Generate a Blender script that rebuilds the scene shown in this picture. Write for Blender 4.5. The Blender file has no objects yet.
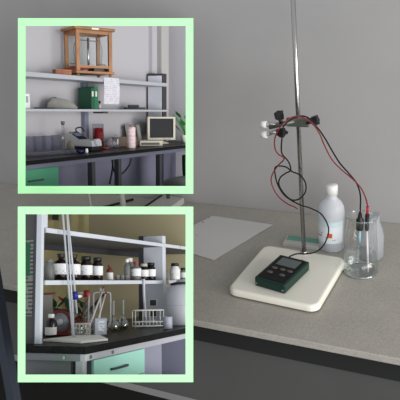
import bpy, bmesh, math, random
from mathutils import Vector, Matrix
random.seed(7)
scene = bpy.context.scene
col = scene.collection
PI = math.pi
R_ = math.radians

# ------------------------------------------------------------------ camera
cam_data = bpy.data.cameras.new('camera')
cam_data.sensor_width = 36.0
cam_data.lens = 54.0
cam_data.clip_start = 0.01
cam = bpy.data.objects.new('camera', cam_data)
col.objects.link(cam)
cr, cu, cf = Vector((0.911, 0.404, -0.080)), Vector((-0.092, 0.389, 0.917)), Vector((-0.401, 0.828, -0.391))
cf.normalize(); cr = (cr - cf * cr.dot(cf)).normalized(); cu = cr.cross(cf)
mw = Matrix((cr, cu, -cf)).transposed().to_4x4()
mw.translation = Vector((0.0, -1.441, 1.47))
cam.matrix_world = mw
scene.camera = cam

# ------------------------------------------------------------------ world, lights, exposure
world = bpy.data.worlds.new('world'); scene.world = world
world.use_nodes = True
bg = world.node_tree.nodes['Background']
bg.inputs[0].default_value = (0.93, 0.96, 1.0, 1)
bg.inputs[1].default_value = 0.66
def area(name, loc, target, size, power, color=(1, 1, 1)):
    l = bpy.data.lights.new(name, 'AREA'); l.shape = 'RECTANGLE'; l.size = size[0]; l.size_y = size[1]
    l.energy = power; l.color = color
    o = bpy.data.objects.new(name, l); col.objects.link(o)
    o.location = loc
    o.rotation_euler = (Vector(target) - Vector(loc)).to_track_quat('-Z', 'Y').to_euler()
    return o
area('window_daylight', (2.2, -1.0, 1.35), (-0.3, -0.1, 0.8), (1.4, 1.2), 46, (1.0, 0.98, 0.95))
area('rear_fill_light', (1.7, -3.0, 1.25), (-0.4, -0.2, 0.85), (2.0, 1.5), 52, (0.97, 0.98, 1.0))  # unseen fill light added behind the camera to brighten the box interiors
scene.view_settings.view_transform = 'Standard'
scene.view_settings.look = 'None'
scene.view_settings.gamma = 1.0
scene.view_settings.use_curve_mapping = False
scene.view_settings.exposure = 0.0

# ------------------------------------------------------------------ materials
MATS = {}
def lin(c):
    return tuple(((v / 255 / 12.92) if v / 255 <= 0.04045 else ((v / 255 + 0.055) / 1.055) ** 2.4) for v in c)
def mat(name, rgb=None, rough=0.5, metal=0.0, spec=0.4, noise=0.0, nscale=20.0, bump=0.0, speck=None, trans=0.0):
    """rgb is an sRGB albedo, 0-255; noise varies it; speck=(scale, amount) adds terrazzo specks"""
    if name in MATS: return MATS[name]
    m = bpy.data.materials.new(name); m.use_nodes = True
    nt = m.node_tree; b = nt.nodes['Principled BSDF']
    c = lin(rgb)
    b.inputs['Roughness'].default_value = rough
    b.inputs['Metallic'].default_value = metal
    b.inputs['Specular IOR Level'].default_value = spec
    b.inputs['Base Color'].default_value = (*c, 1)
    if trans: b.inputs['Transmission Weight'].default_value = trans
    tc = nt.nodes.new('ShaderNodeTexCoord')
    src = None
    if noise:
        n = nt.nodes.new('ShaderNodeTexNoise'); n.inputs['Scale'].default_value = nscale; n.inputs['Detail'].default_value = 4
        nt.links.new(tc.outputs['Object'], n.inputs['Vector'])
        r = nt.nodes.new('ShaderNodeValToRGB')
        r.color_ramp.elements[0].position = 0.3; r.color_ramp.elements[1].position = 0.7
        r.color_ramp.elements[0].color = (*[v * (1 - noise) for v in c], 1)
        r.color_ramp.elements[1].color = (*[min(1, v * (1 + noise)) for v in c], 1)
        nt.links.new(n.outputs['Fac'], r.inputs['Fac']); src = r.outputs['Color']
    if speck:
        v = nt.nodes.new('ShaderNodeTexVoronoi'); v.inputs['Scale'].default_value = speck[0]
        nt.links.new(tc.outputs['Object'], v.inputs['Vector'])
        r2 = nt.nodes.new('ShaderNodeValToRGB')
        r2.color_ramp.interpolation = 'CONSTANT'
        e = r2.color_ramp.elements
        e[0].position = 0; e[0].color = (1 - speck[1], 1 - speck[1], 1 - speck[1], 1)
        e[1].position = 0.22; e[1].color = (1, 1, 1, 1)
        e2 = e.new(0.82); e2.color = (1 + speck[1], 1 + speck[1], 1 + speck[1], 1)
        sep = nt.nodes.new('ShaderNodeSeparateColor'); nt.links.new(v.outputs['Color'], sep.inputs[0])
        nt.links.new(sep.outputs[0], r2.inputs['Fac'])
        mx = nt.nodes.new('ShaderNodeMix'); mx.data_type = 'RGBA'; mx.blend_type = 'MULTIPLY'; mx.inputs[0].default_value = 1
        if src: nt.links.new(src, mx.inputs[6])
        else: mx.inputs[6].default_value = (*c, 1)
        nt.links.new(r2.outputs['Color'], mx.inputs[7]); src = mx.outputs[2]
    if src: nt.links.new(src, b.inputs['Base Color'])
    if bump:
        n = nt.nodes.new('ShaderNodeTexNoise'); n.inputs['Scale'].default_value = nscale * 4
        nt.links.new(tc.outputs['Object'], n.inputs['Vector'])
        bp_ = nt.nodes.new('ShaderNodeBump'); bp_.inputs['Strength'].default_value = bump
        nt.links.new(n.outputs['Fac'], bp_.inputs['Height']); nt.links.new(bp_.outputs['Normal'], b.inputs['Normal'])
    MATS[name] = m
    return m
def glass(name, tint=(255, 255, 255), refl=0.03, edge=0.42):
    """thin clear glass: see-through, with a reflection that grows towards the rim"""
    if name in MATS: return MATS[name]
    m = bpy.data.materials.new(name); m.use_nodes = True
    nt = m.node_tree; nt.nodes.clear()
    out = nt.nodes.new('ShaderNodeOutputMaterial')
    t = nt.nodes.new('ShaderNodeBsdfTransparent'); t.inputs[0].default_value = (*lin(tint), 1)
    g = nt.nodes.new('ShaderNodeBsdfGlossy'); g.inputs['Roughness'].default_value = 0.08
    g.inputs[0].default_value = (0.92, 0.95, 0.95, 1)
    lw = nt.nodes.new('ShaderNodeLayerWeight'); lw.inputs[0].default_value = 0.35
    mr = nt.nodes.new('ShaderNodeMapRange'); mr.inputs[3].default_value = refl; mr.inputs[4].default_value = edge
    mx = nt.nodes.new('ShaderNodeMixShader')
    nt.links.new(lw.outputs['Facing'], mr.inputs[0]); nt.links.new(mr.outputs[0], mx.inputs[0])
    nt.links.new(t.outputs[0], mx.inputs[1]); nt.links.new(g.outputs[0], mx.inputs[2])
    nt.links.new(mx.outputs[0], out.inputs[0])
    MATS[name] = m
    return m
def milky(name, rgb=None, clear=0.25, rough=0.35):
    """translucent plastic: white scatter, partly see-through"""
    if name in MATS: return MATS[name]
    m = bpy.data.materials.new(name); m.use_nodes = True
    nt = m.node_tree; b = nt.nodes['Principled BSDF']
    b.inputs['Base Color'].default_value = (*lin(rgb), 1); b.inputs['Roughness'].default_value = rough
    out = nt.nodes['Material Output']
    t = nt.nodes.new('ShaderNodeBsdfTransparent'); t.inputs[0].default_value = (*lin(rgb), 1)
    tr = nt.nodes.new('ShaderNodeBsdfTranslucent'); tr.inputs[0].default_value = (*lin(rgb), 1)
    m1 = nt.nodes.new('ShaderNodeMixShader'); m1.inputs[0].default_value = 0.35
    m2 = nt.nodes.new('ShaderNodeMixShader'); m2.inputs[0].default_value = clear
    nt.links.new(b.outputs[0], m1.inputs[1]); nt.links.new(tr.outputs[0], m1.inputs[2])
    nt.links.new(m1.outputs[0], m2.inputs[1]); nt.links.new(t.outputs[0], m2.inputs[2])
    nt.links.new(m2.outputs[0], out.inputs[0])
    MATS[name] = m
    return m
def printed(name, paper, ink, lines, words, axis_line=2, axis_word=0, density=0.5, margin=None):
    """paper with rows of small illegible print"""
    if name in MATS: return MATS[name]
    m = mat(name, paper, 0.8, spec=0.2)
    nt = m.node_tree; b = nt.nodes['Principled BSDF']
    tc = nt.nodes.new('ShaderNodeTexCoord'); sp = nt.nodes.new('ShaderNodeSeparateXYZ')
    nt.links.new(tc.outputs['Object'], sp.inputs[0])
    def math_(op, a, bval=None):
        n = nt.nodes.new('ShaderNodeMath'); n.operation = op
        nt.links.new(a, n.inputs[0])
        if bval is not None:
            if isinstance(bval, (int, float)): n.inputs[1].default_value = bval
            else: nt.links.new(bval, n.inputs[1])
        return n.outputs[0]
    row = math_('FRACT', math_('MULTIPLY', sp.outputs[axis_line], lines))
    on = math_('LESS_THAN', row, 0.45)
    n = nt.nodes.new('ShaderNodeTexNoise'); n.inputs['Scale'].default_value = words
    nt.links.new(tc.outputs['Object'], n.inputs['Vector'])
    w = math_('GREATER_THAN', n.outputs['Fac'], 1 - density)
    both = math_('MULTIPLY', on, w)
    mx = nt.nodes.new('ShaderNodeMix'); mx.data_type = 'RGBA'
    mx.inputs[6].default_value = (*lin(paper), 1); mx.inputs[7].default_value = (*lin(ink), 1)
    nt.links.new(both, mx.inputs[0]); nt.links.new(mx.outputs[2], b.inputs['Base Color'])
    return m

# ------------------------------------------------------------------ mesh helpers
class MB:
    def __init__(s): s.bm = bmesh.new()
    def _add(s, verts, faces, mtx=None, smooth=False):
        vs = [s.bm.verts.new((mtx @ Vector(v)) if mtx else v) for v in verts]
        for f in faces:
            try:
                fc = s.bm.faces.new([vs[i] for i in f]); fc.smooth = smooth
            except ValueError: pass
        return s
    def box(s, x0, x1, y0, y1, z0, z1, mtx=None, bevel=0.0):
        b = bmesh.new()
        vs = [b.verts.new(v) for v in ((x0,y0,z0),(x1,y0,z0),(x1,y1,z0),(x0,y1,z0),(x0,y0,z1),(x1,y0,z1),(x1,y1,z1),(x0,y1,z1))]
        for f in ((3,2,1,0),(4,5,6,7),(0,1,5,4),(1,2,6,5),(2,3,7,6),(3,0,4,7)): b.faces.new([vs[i] for i in f])
        if bevel: bmesh.ops.bevel(b, geom=b.edges[:], offset=bevel, segments=2, affect='EDGES', profile=0.5)
        b.verts.ensure_lookup_table(); b.verts.index_update()
        s._add([v.co.copy() for v in b.verts], [[v.index for v in f.verts] for f in b.faces], mtx)
        b.free(); return s
    def lathe(s, prof, n=24, mtx=None, smooth=True, cap=True):
        """prof: list of (r, z)"""
        vs, fs = [], []
        for (r, z) in prof:
            for k in range(n):
                a = 2 * PI * k / n; vs.append((r * math.cos(a), r * math.sin(a), z))
        for i in range(len(prof) - 1):
            for k in range(n):
                k2 = (k + 1) % n
                fs.append((i*n+k, i*n+k2, (i+1)*n+k2, (i+1)*n+k))
        if cap:
            if prof[0][0] > 1e-6: fs.append(tuple(range(n - 1, -1, -1)))
            if prof[-1][0] > 1e-6: fs.append(tuple((len(prof)-1)*n + k for k in range(n)))
        s._add(vs, fs, mtx, smooth)
        bmesh.ops.remove_doubles(s.bm, verts=s.bm.verts[:], dist=1e-7)
        for f in s.bm.faces:
            if len(f.verts) > 6: f.smooth = False
        return s
    def cyl(s, r, z0, z1, n=20, mtx=None): return s.lathe([(r, z0), (r, z1)], n, mtx)
    def rod(s, a, b, r, n=10, r2=None):
        a, b = Vector(a), Vector(b); d = b - a
        m = Matrix.Translation(a) @ d.to_track_quat('Z', 'Y').to_matrix().to_4x4()
        return s.lathe([(r, 0), (r if r2 is None else r2, d.length)], n, m)
    def tube(s, pts, r, n=8, sub=5, closed=False):
        pts = [Vector(p) for p in pts]
        P = []
        N = len(pts)
        for i in range(N - 1 if not closed else N):
            p0 = pts[i-1] if (i > 0 or closed) else pts[0]
            p1, p2 = pts[i], pts[(i+1) % N]
            p3 = pts[(i+2) % N] if (i + 2 < N or closed) else pts[-1]
            for k in range(sub):
                t = k / sub
                P.append(0.5*((2*p1) + (p2-p0)*t + (2*p0-5*p1+4*p2-p3)*t*t + (3*p1-p0-3*p2+p3)*t**3))
        if not closed: P.append(pts[-1])
        vs, fs = [], []
        prev = None; M = len(P)
        for i, p in enumerate(P):
            t = (P[(i+1) % M] - P[i-1]) if closed or 0 < i < M-1 else ((P[1]-P[0]) if i == 0 else (P[-1]-P[-2]))
            t = t.normalized() if t.length > 1e-9 else Vector((0,0,1))
            if prev is None:
                u = t.orthogonal().normalized()
            else:
                u = (prev - t * prev.dot(t)); u = u.normalized() if u.length > 1e-6 else t.orthogonal().normalized()
            prev = u; w = t.cross(u)
            for k in range(n):
                a = 2*PI*k/n; vs.append(p + (u*math.cos(a) + w*math.sin(a))*r)
        for i in range(M if closed else M-1):
            j = (i+1) % M
            for k in range(n):
                k2 = (k+1) % n; fs.append((i*n+k, i*n+k2, j*n+k2, j*n+k))
        if not closed:
            fs.append(tuple(range(n-1, -1, -1))); fs.append(tuple((M-1)*n+k for k in range(n)))
        return s._add(vs, fs, None, True)
    def prism(s, poly, h0, h1, axis='z', mtx=None):
        """poly in a plane, extruded along axis"""
        n = len(poly)
        def p3(p, h): return {'z': (p[0], p[1], h), 'y': (p[0], h, p[1]), 'x': (h, p[0], p[1])}[axis]
        vs = [p3(p, h0) for p in poly] + [p3(p, h1) for p in poly]
        fs = [tuple(range(n-1, -1, -1)), tuple(range(n, 2*n))] + [(i, (i+1) % n, n+(i+1) % n, n+i) for i in range(n)]
        return s._add(vs, fs, mtx)
    def solid(s, front, back):
        """hexahedron from two quads"""
        n = len(front)
        return s._add(list(front) + list(back), [tuple(range(n-1, -1, -1)), tuple(range(n, 2*n))] + [(i, (i+1) % n, n+(i+1) % n, n+i) for i in range(n)])

CLIP = []          # planes (point, outward normal) of the display box now being filled
ROOM = Matrix.Identity(4)
def clip_bm(bm, mtx):
    bm.transform(mtx)
    for co, no in CLIP:
        r = bmesh.ops.bisect_plane(bm, geom=bm.verts[:] + bm.edges[:] + bm.faces[:], plane_co=co, plane_no=no, clear_outer=True)
        ed = [e for e in r['geom_cut'] if isinstance(e, bmesh.types.BMEdge)]
        if ed: bmesh.ops.holes_fill(bm, edges=ed, sides=0)
    bm.transform(mtx.inverted())
def obj(name, mb, material, parent=None, label=None, clip=False, mtx=None):
    bm = mb.bm
    base = parent_matrix(parent) if parent else (ROOM @ (mtx or Matrix.Identity(4)))
    if clip: clip_bm(bm, base)
    bmesh.ops.recalc_face_normals(bm, faces=bm.faces[:])
    me = bpy.data.meshes.new(name); bm.to_mesh(me); bm.free()
    me.materials.append(material)
    o = bpy.data.objects.new(name, me); col.objects.link(o)
    if parent: o.parent = parent
    else: o.matrix_world = base
    if label: o['label'] = label
    return o
PM = {}
def parent_matrix(p):
    m = Matrix.Identity(4)
    while p is not None:
        m = PM.get(p.name, Matrix.Identity(4)) @ m if p.parent is None else m
        p = p.parent
    return m
def TR(x, y, z, rz=0, rx=0, ry=0):
    return Matrix.Translation((x, y, z)) @ Matrix.Rotation(R_(rz), 4, 'Z') @ Matrix.Rotation(R_(rx), 4, 'X') @ Matrix.Rotation(R_(ry), 4, 'Y')
def thing(name, label, cat, mtx=None, group=None):
    o = bpy.data.objects.new(name, None); col.objects.link(o)
    o.empty_display_size = 0.02
    m = ROOM @ (mtx or Matrix.Identity(4))
    o.matrix_world = m; PM[o.name] = m
    return tag(o, label, cat, group)
def tag(o, label, cat, group=None):
    o['label'] = label; o['category'] = cat
    if group: o['group'] = group
    return o
def struct(name, mb, m, label=None):
    o = obj(name, mb, m); o['kind'] = 'structure'
    if label: o['label'] = label
    return o

# common materials
WALLP = mat('grey_wall_paint', (161, 159, 158), 0.85, spec=0.1, noise=0.03, nscale=6, bump=0.03)
TOP = mat('speckled_grey_worktop', (168, 163, 154), 0.45, spec=0.25, noise=0.05, nscale=14, speck=(420, 0.10))
DARK = mat('dark_bench_rail', (42, 42, 42), 0.6, spec=0.2)
PANEL = mat('grey_bench_panel', (84, 84, 82), 0.6, spec=0.2, noise=0.05, nscale=5)
CREAM = mat('cream_enamel', (238, 234, 220), 0.25, spec=0.5)
STEEL = mat('bright_steel', (176, 174, 172), 0.22, metal=1.0)
BLACK = mat('black_plastic', (22, 22, 23), 0.4)
RUBBER = mat('black_rubber', (20, 20, 20), 0.55, spec=0.2)
REDC = mat('red_cable', (120, 22, 28), 0.5)
WHITE = mat('white_plastic', (228, 228, 224), 0.45)
PAPER = mat('white_paper', (208, 206, 202), 0.85, spec=0.1)
GLASS = glass('clear_glass')
GREENF = mat('pale_green_frame', (186, 255, 187), 0.9, spec=0.0)
SHELL = mat('grey_box_board', (120, 122, 120), 0.8, spec=0.1)

# ================================================================== THE ROOM
struct('floor', MB().box(-3.2, 2.4, -3.4, 0.0, -0.05, 0.0), mat('dark_floor', (46, 46, 44), 0.7, spec=0.2, noise=0.1, nscale=4))
struct('wall_back', MB().box(-3.2, 2.4, 0.0, 0.1, 0.0, 3.0), WALLP)

# ------------------------------------------------------------------ the bench
t = thing('lab_bench', 'long speckled grey lab bench with dark rail along the grey wall', 'bench', TR(0, 0, 0))
obj('worktop', MB().box(-2.4, 1.2, -0.543, -0.001, 0.765, 0.78, bevel=0.002), TOP, t)
obj('front_rail', MB().box(-2.38, 1.18, -0.520, -0.495, 0.712, 0.765), DARK, t)
obj('modesty_panel', MB().box(-2.38, 1.18, -0.505, -0.490, 0.535, 0.712), PANEL, t)
for x in (-2.3, 1.1):
    for y in (-0.46, -0.05):
        obj('leg', MB().box(x - 0.025, x + 0.025, y - 0.025, y + 0.025, 0.0, 0.765), DARK, t)

# ------------------------------------------------------------------ retort stand
t = thing('retort_stand', 'steel rod retort stand with cream plate under the green meter', 'stand', TR(-0.334, -0.348, 0.78, -4))
b = MB().box(-0.100, 0.098, -0.100, 0.113, 0.004, 0.018, bevel=0.0)
bm = b.bm
bmesh.ops.bevel(bm, geom=[e for e in bm.edges if abs(e.verts[0].co.z - e.verts[1].co.z) > 0.01], offset=0.020, segments=5, affect='EDGES', profile=0.5)
bmesh.ops.bevel(bm, geom=[e for e in bm.edges if e.verts[0].co.z > 0.0175 and e.verts[1].co.z > 0.0175], offset=0.006, segments=3, affect='EDGES', profile=0.5)
obj('base_plate', b, CREAM, t)
for sx in (-0.06, 0.06):
    for sy in (-0.08, 0.085):
        obj('foot', MB().cyl(0.008, 0.0, 0.004, 12, TR(sx, sy, 0)), RUBBER, t)
rl = Vector((0.0015, 0.1035, 0.016))
topl = Matrix.Rotation(R_(4), 3, 'Z') @ Vector((-0.016, -0.012, 0)) + rl + Vector((0, 0, 0.72))
obj('rod', MB().rod(rl, topl, 0.0048, 14), STEEL, t)
obj('collar', MB().cyl(0.0085, 0.0185, 0.024, 14, TR(rl.x, rl.y, 0)), STEEL, t)

# clamp on the rod
t = thing('boss_clamp', 'small chrome clamp with black star knobs gripping the steel rod', 'clamp', TR(-0.3365, -0.2500, 1.113, 0))
CH = mat('cast_chrome', (200, 200, 198), 0.25, metal=0.9)
OLIVE = mat('cast_grey_metal', (110, 112, 104), 0.4, metal=0.6)
obj('boss_head', MB().box(-0.018, 0.030, -0.0150, -0.0078, -0.009, 0.010, bevel=0.002), OLIVE, t)
obj('boss_arm', MB().rod((0.0, -0.0165, 0.004), (-0.052, -0.0255, -0.008), 0.0055, 10), OLIVE, t)
for dz in (0.0, -0.022):
    j = obj('jaw', MB().rod((-0.030, -0.022, -0.002 + dz * 0.6), (-0.058, -0.026, -0.003 + dz), 0.0042, 10), CH, t)
    obj('jaw_tip', MB().cyl(0.0075, -0.006, 0.006, 14, TR(-0.063, -0.026, -0.003 + dz, 0, 0, 90)), mat('white_cork', (236, 236, 234), 0.5), t)
def star_knob(mtx):
    m = MB(); poly = []
    for k in range(10):
        r = 0.0105 if k % 2 == 0 else 0.0078
        poly.append((r * math.cos(k * PI / 5), r * math.sin(k * PI / 5)))
    m.prism(poly, 0.0, 0.014, 'z', mtx); m.cyl(0.004, -0.012, 0.0, 10, mtx)
    return obj('knob', m, BLACK, t)
star_knob(TR(-0.026, -0.030, 0.013, -20, 15, 0))
star_knob(TR(-0.017, -0.040, -0.014, -20, 75, 0))
star_knob(TR(0.036, -0.012, 0.004, 0, 0, 70))

# cables
def cable(name, pts, r, m, label):
    return tag(obj(name, MB().tube(pts, r, 8, 6), m), label, 'cable')
blk = [(-0.345,-0.297,0.8125),(-0.332,-0.281,0.813),(-0.311,-0.275,0.813),(-0.291,-0.262,0.8155),(-0.279,-0.235,0.825),(-0.274,-0.222,0.856),(-0.290,-0.222,0.889),(-0.313,-0.235,0.908),(-0.326,-0.258,0.923),
 (-0.347,-0.258,0.932),(-0.367,-0.256,0.945),(-0.381,-0.253,0.967),(-0.386,-0.253,0.99),(-0.386,-0.253,1.004),(-0.379,-0.253,1.010),(-0.361,-0.253,1.009),(-0.346,-0.257,1.001),(-0.329,-0.260,0.996),(-0.316,-0.262,0.981),(-0.315,-0.264,0.960),(-0.328,-0.265,0.942),(-0.347,-0.264,0.937),(-0.365,-0.262,0.951),(-0.375,-0.262,0.970),(-0.372,-0.262,0.986),(-0.359,-0.262,0.998),(-0.347,-0.264,1.007),(-0.352,-0.262,1.025),(-0.358,-0.284,1.048),(-0.353,-0.308,1.071),(-0.350,-0.310,1.095),
 (-0.346,-0.308,1.119),(-0.328,-0.290,1.132),(-0.306,-0.283,1.132),(-0.287,-0.278,1.111),(-0.273,-0.270,1.087),(-0.258,-0.266,1.058),(-0.241,-0.268,1.032),(-0.220,-0.271,1.010),(-0.205,-0.270,0.990),(-0.198,-0.266,0.962),(-0.198,-0.263,0.921)]
cable('probe_cable', blk, 0.0016, RUBBER, 'black probe cable looping beside the steel rod from meter to beaker')
red = [(-0.331,-0.271,0.9195),(-0.342,-0.272,0.926),(-0.352,-0.272,0.929),(-0.374,-0.270,0.944),(-0.386,-0.270,0.964),(-0.390,-0.270,0.985),(-0.382,-0.270,1.005),(-0.368,-0.280,1.024),(-0.354,-0.293,1.039),(-0.351,-0.302,1.049),(-0.358,-0.316,1.061),(-0.362,-0.323,1.077),(-0.360,-0.325,1.099),
 (-0.346,-0.322,1.125),(-0.324,-0.302,1.138),(-0.297,-0.292,1.126),(-0.280,-0.286,1.101),(-0.271,-0.277,1.072),(-0.256,-0.277,1.043),(-0.237,-0.278,1.023),(-0.215,-0.280,1.006),(-0.196,-0.280,0.987),(-0.186,-0.275,0.963),(-0.183,-0.263,0.938)]
cable('probe_cable', red, 0.0014, REDC, 'dark red probe cable twisting down from clamp and over to beaker')

# ------------------------------------------------------------------ meter
t = thing('handheld_meter', 'dark green handheld meter with grey screen lying on cream stand plate', 'meter', TR(-0.3400, -0.366, 0.7985, -12) @ Matrix.Diagonal((1, 1, 0.80, 1)))
GRN = mat('dark_green_plastic', (14, 46, 38), 0.4)
obj('case', MB().box(-0.036, 0.036, -0.056, 0.056, 0.0, 0.026, bevel=0.003), GRN, t)
obj('face_plate', MB().box(-0.030, 0.030, -0.050, 0.052, 0.026, 0.0272), mat('black_face', (24, 24, 25), 0.5, spec=0.2), t)
s_ = obj('screen', MB().box(-0.023, 0.023, 0.012, 0.044, 0.0272, 0.0280), mat('grey_screen', (98, 104, 104), 0.4, spec=0.2), t)
for (x, y) in ((-0.017, -0.004), (0.002, -0.003), (0.019, -0.003), (-0.017, -0.024), (0.012, -0.024)):
    obj('button', MB().lathe([(0.006, 0.0272), (0.006, 0.0288), (0.0045, 0.0294), (0, 0.0294)], 12, Matrix.Translation((x, y, 0)) @ Matrix.Diagonal((1.15, 0.75, 1, 1)).to_4x4()), mat('grey_button', (88, 86, 80), 0.6, spec=0.2), t)
for x in (-0.031, 0.031):
    obj('screw', MB().rod((x, -0.0562, 0.010), (x, -0.0574, 0.010), 0.0022, 8), STEEL, t)
obj('connector', MB().rod((0.012, 0.056, 0.013), (0.012, 0.068, 0.012), 0.005, 12), mat('brass', (180, 150, 90), 0.35, metal=0.8), t)

# ------------------------------------------------------------------ bottle
t = thing('wash_bottle', 'white translucent plastic bottle with white cap and orange hazard mark', 'bottle', TR(-0.279, -0.170, 0.78, -30) @ Matrix.Scale(0.95, 4))
MILK = milky('milky_bottle_plastic', (234, 236, 240), 0.12)
obj('body', MB().lathe([(0.0, 0.0), (0.029, 0.0), (0.0315, 0.004), (0.0315, 0.098), (0.030, 0.112), (0.025, 0.124), (0.0155, 0.134), (0.0125, 0.139), (0.0125, 0.150)], 32), MILK, t)
obj('cap', MB().lathe([(0.0145, 0.146), (0.0145, 0.168), (0.0135, 0.170), (0.0, 0.170)], 24), WHITE, t)
def curved(r, z0, z1, a0, a1, n=14, th=0.0006):
    m = MB(); A = [a0 + (a1 - a0) * k / n for k in range(n + 1)]
    for k in range(n):
        q = [(math.cos(R_(a)), math.sin(R_(a))) for a in (A[k], A[k+1])]
        m._add([(q[0][0]*r, q[0][1]*r, z0), (q[1][0]*r, q[1][1]*r, z0), (q[1][0]*r, q[1][1]*r, z1), (q[0][0]*r, q[0][1]*r, z1)], [(0,1,2,3)], None, True)
    bmesh.ops.remove_doubles(m.bm, verts=m.bm.verts[:], dist=1e-6)
    return m
lab = obj('label_sticker', curved(0.0321, 0.026, 0.084, -170, 10), printed('bottle_label', (226, 230, 232), (120, 128, 132), 120, 90, density=0.38), t)
obj('blue_band', curved(0.0324, 0.070, 0.0845, -170, 10), mat('pale_blue_print', (204, 222, 226), 0.6), lab)
obj('hazard_mark', curved(0.0326, 0.042, 0.054, -66, -44, 4), mat('orange_print', (214, 88, 40), 0.6), lab)

# ------------------------------------------------------------------ beakers and electrodes
def beaker(name, label, mtx, r, h, group=None, water=0.0, cat='beaker', n=32, m=None, k=1.0):
    t = thing(name, label, cat, mtx, group)
    w = r * 0.045
    prof = [(0, 0), (r*0.92, 0), (r, r*0.09), (r*(0.3 + 0.7*k), h*0.6), (r*k, h*0.95), (r*1.06*k, h), (r*1.05*k - w*0.4, h), (r*k - w, h*0.94), (r*(0.3 + 0.7*k) - w, h*0.6), (r - w, r*0.12), (r*0.9 - w, w), (0, w)]
    if k < 1: prof = [(0, 0.001), (r*0.92, 0.001), (r, r*0.09), (r*(0.42 + 0.58*k), h*0.55), (r*(0.10 + 0.90*k), h*0.85), (r*k, h*0.95), (r*1.06*k, h)]
    obj('wall', MB().lathe(prof, n, cap=(k == 1)), m or GLASS, t)
    if water:
        obj('water', MB().lathe([(0, w*1.5), (r*0.88, w*1.5), (r - 1.6*w, r*0.14), ((r - 1.6*w)*(1 - 1.1*(1 - k)*water/h), water), (0, water)], n), glass('water', (246, 249, 249), 0.05, 0.35), t)
    return t
bt = beaker('glass_beaker', 'clear glass beaker half full of water with two electrodes inside', TR(-0.194, -0.263, 0.78), 0.0385, 0.133, water=0.046, k=0.78)
obj('rim', MB().tube([(0.0316*math.cos(a*PI/12), 0.0316*math.sin(a*PI/12), 0.133) for a in range(24)], 0.0009, 6, 1, True), glass('rim_glass', (225, 232, 232), 0.35, 0.8), bt)
obj('base_ring', MB().tube([(0.035*math.cos(a*PI/12), 0.035*math.sin(a*PI/12), 0.003) for a in range(24)], 0.002, 6, 1, True), glass('rim_glass'), bt)
t = thing('conical_flask', 'clear glass flask with sloping shoulder right behind the water beaker', 'flask', TR(-0.184, -0.1915, 0.78))
obj('wall', MB().lathe([(0, 0), (0.027, 0), (0.0285, 0.004), (0.028, 0.055), (0.022, 0.078), (0.017, 0.092), (0.017, 0.106), (0.019, 0.108), (0.0165, 0.108), (0.0158, 0.092), (0.021, 0.077), (0.0265, 0.055), (0.0275, 0.006), (0, 0.003)], 28), milky('frosted_glass', (232, 234, 236), 0.66), t)
t = thing('electrode', 'black capped electrode with pale blue stem hanging in beaker', 'electrode', TR(-0.198, -0.263, 0.86), 'electrodes in the beaker')
obj('cap', MB().lathe([(0, 0.022), (0.0075, 0.022), (0.008, 0.026), (0.008, 0.046), (0.005, 0.050), (0.003, 0.062), (0, 0.062)], 16), BLACK, t)
obj('stem', MB().cyl(0.003, -0.008, 0.022, 12), mat('pale_blue_stem', (150, 190, 205), 0.3), t)
t = thing('electrode', 'slim electrode with red collar, black cap and white stem in beaker', 'electrode', TR(-0.183, -0.263, 0.86), 'electrodes in the beaker')
obj('cap', MB().lathe([(0, 0.022), (0.004, 0.022), (0.0045, 0.026), (0.0045, 0.060), (0, 0.060)], 16), BLACK, t)
obj('collar', MB().cyl(0.0028, 0.060, 0.078, 12), mat('red_collar', (176, 32, 40), 0.45), t)
obj('stem', MB().rod((0, 0, 0.022), (0.006, -0.004, -0.076), 0.0024, 12), mat('white_stem', (214, 206, 204), 0.3), t)

# slide box and paper
t = thing('slide_box', 'low clear box with teal green strip lying behind the steel rod', 'box', TR(-0.348, -0.176, 0.78, 0))
obj('body', MB().box(-0.044, 0.044, -0.018, 0.024, 0.0, 0.009, bevel=0.001), milky('pale_plastic', (226, 224, 220), 0.08), t)
obj('lid_strip', MB().box(-0.040, 0.044, 0.001, 0.022, 0.009, 0.0102), mat('teal_strip', (96, 152, 134), 0.6), t)
pm = MB().prism([(-0.527, -0.307), (-0.450, -0.089), (-0.627, -0.076), (-0.700, -0.262)], 0.7812, 0.7818, 'z')
ppr = tag(obj('paper_sheet', pm, printed('handwritten_paper', (206, 204, 200), (150, 150, 150), 40, 26, axis_line=1, density=0.30)), 'white sheet of paper lying flat on the speckled bench', 'paper')

# second stand and glassware, half hidden at the wall
t = thing('retort_stand', 'steel rod stand with grey white base close to the wall', 'stand', TR(-0.800, -0.085, 0.78, -6))
obj('base_plate', MB().box(-0.030, 0.052, -0.09, 0.075, 0.0, 0.02, bevel=0.003), mat('grey_white_enamel', (178, 176, 170), 0.4), t)
obj('slot', MB().box(-0.024, -0.016, -0.07, 0.065, 0.0202, 0.0215), DARK, t)
obj('rod', MB().cyl(0.0055, 0.02, 0.50, 12, TR(0.010, 0.055, 0)), STEEL, t)
t = thing('measuring_cylinder', 'tall pale plastic cylinder standing beside the grey white stand base', 'cylinder', TR(-0.880, -0.125, 0.78))
obj('foot', MB().lathe([(0.022, 0), (0.022, 0.006), (0.012, 0.012)], 20), mat('pale_grey_plastic', (190, 190, 186), 0.4), t)
obj('tube', MB().cyl(0.0085, 0.010, 0.32, 18), mat('pale_grey_plastic', (190, 190, 186), 0.4), t)
t = thing('glass_rod_stand', 'thin upright glass rod on small round foot near pen', 'stand', TR(-0.973, -0.150, 0.78))
obj('foot', MB().cyl(0.025, 0, 0.006, 18), WHITE, t)
obj('rod', MB().cyl(0.003, 0.006, 0.25, 10), mat('frosted_rod', (190, 190, 188), 0.3), t)
tag(obj('pen', MB().rod((-0.965, -0.110, 0.784), (-0.905, -0.030, 0.784), 0.0035, 10), DARK), 'dark pen lying on the bench behind glass rod stand', 'pen')

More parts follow.
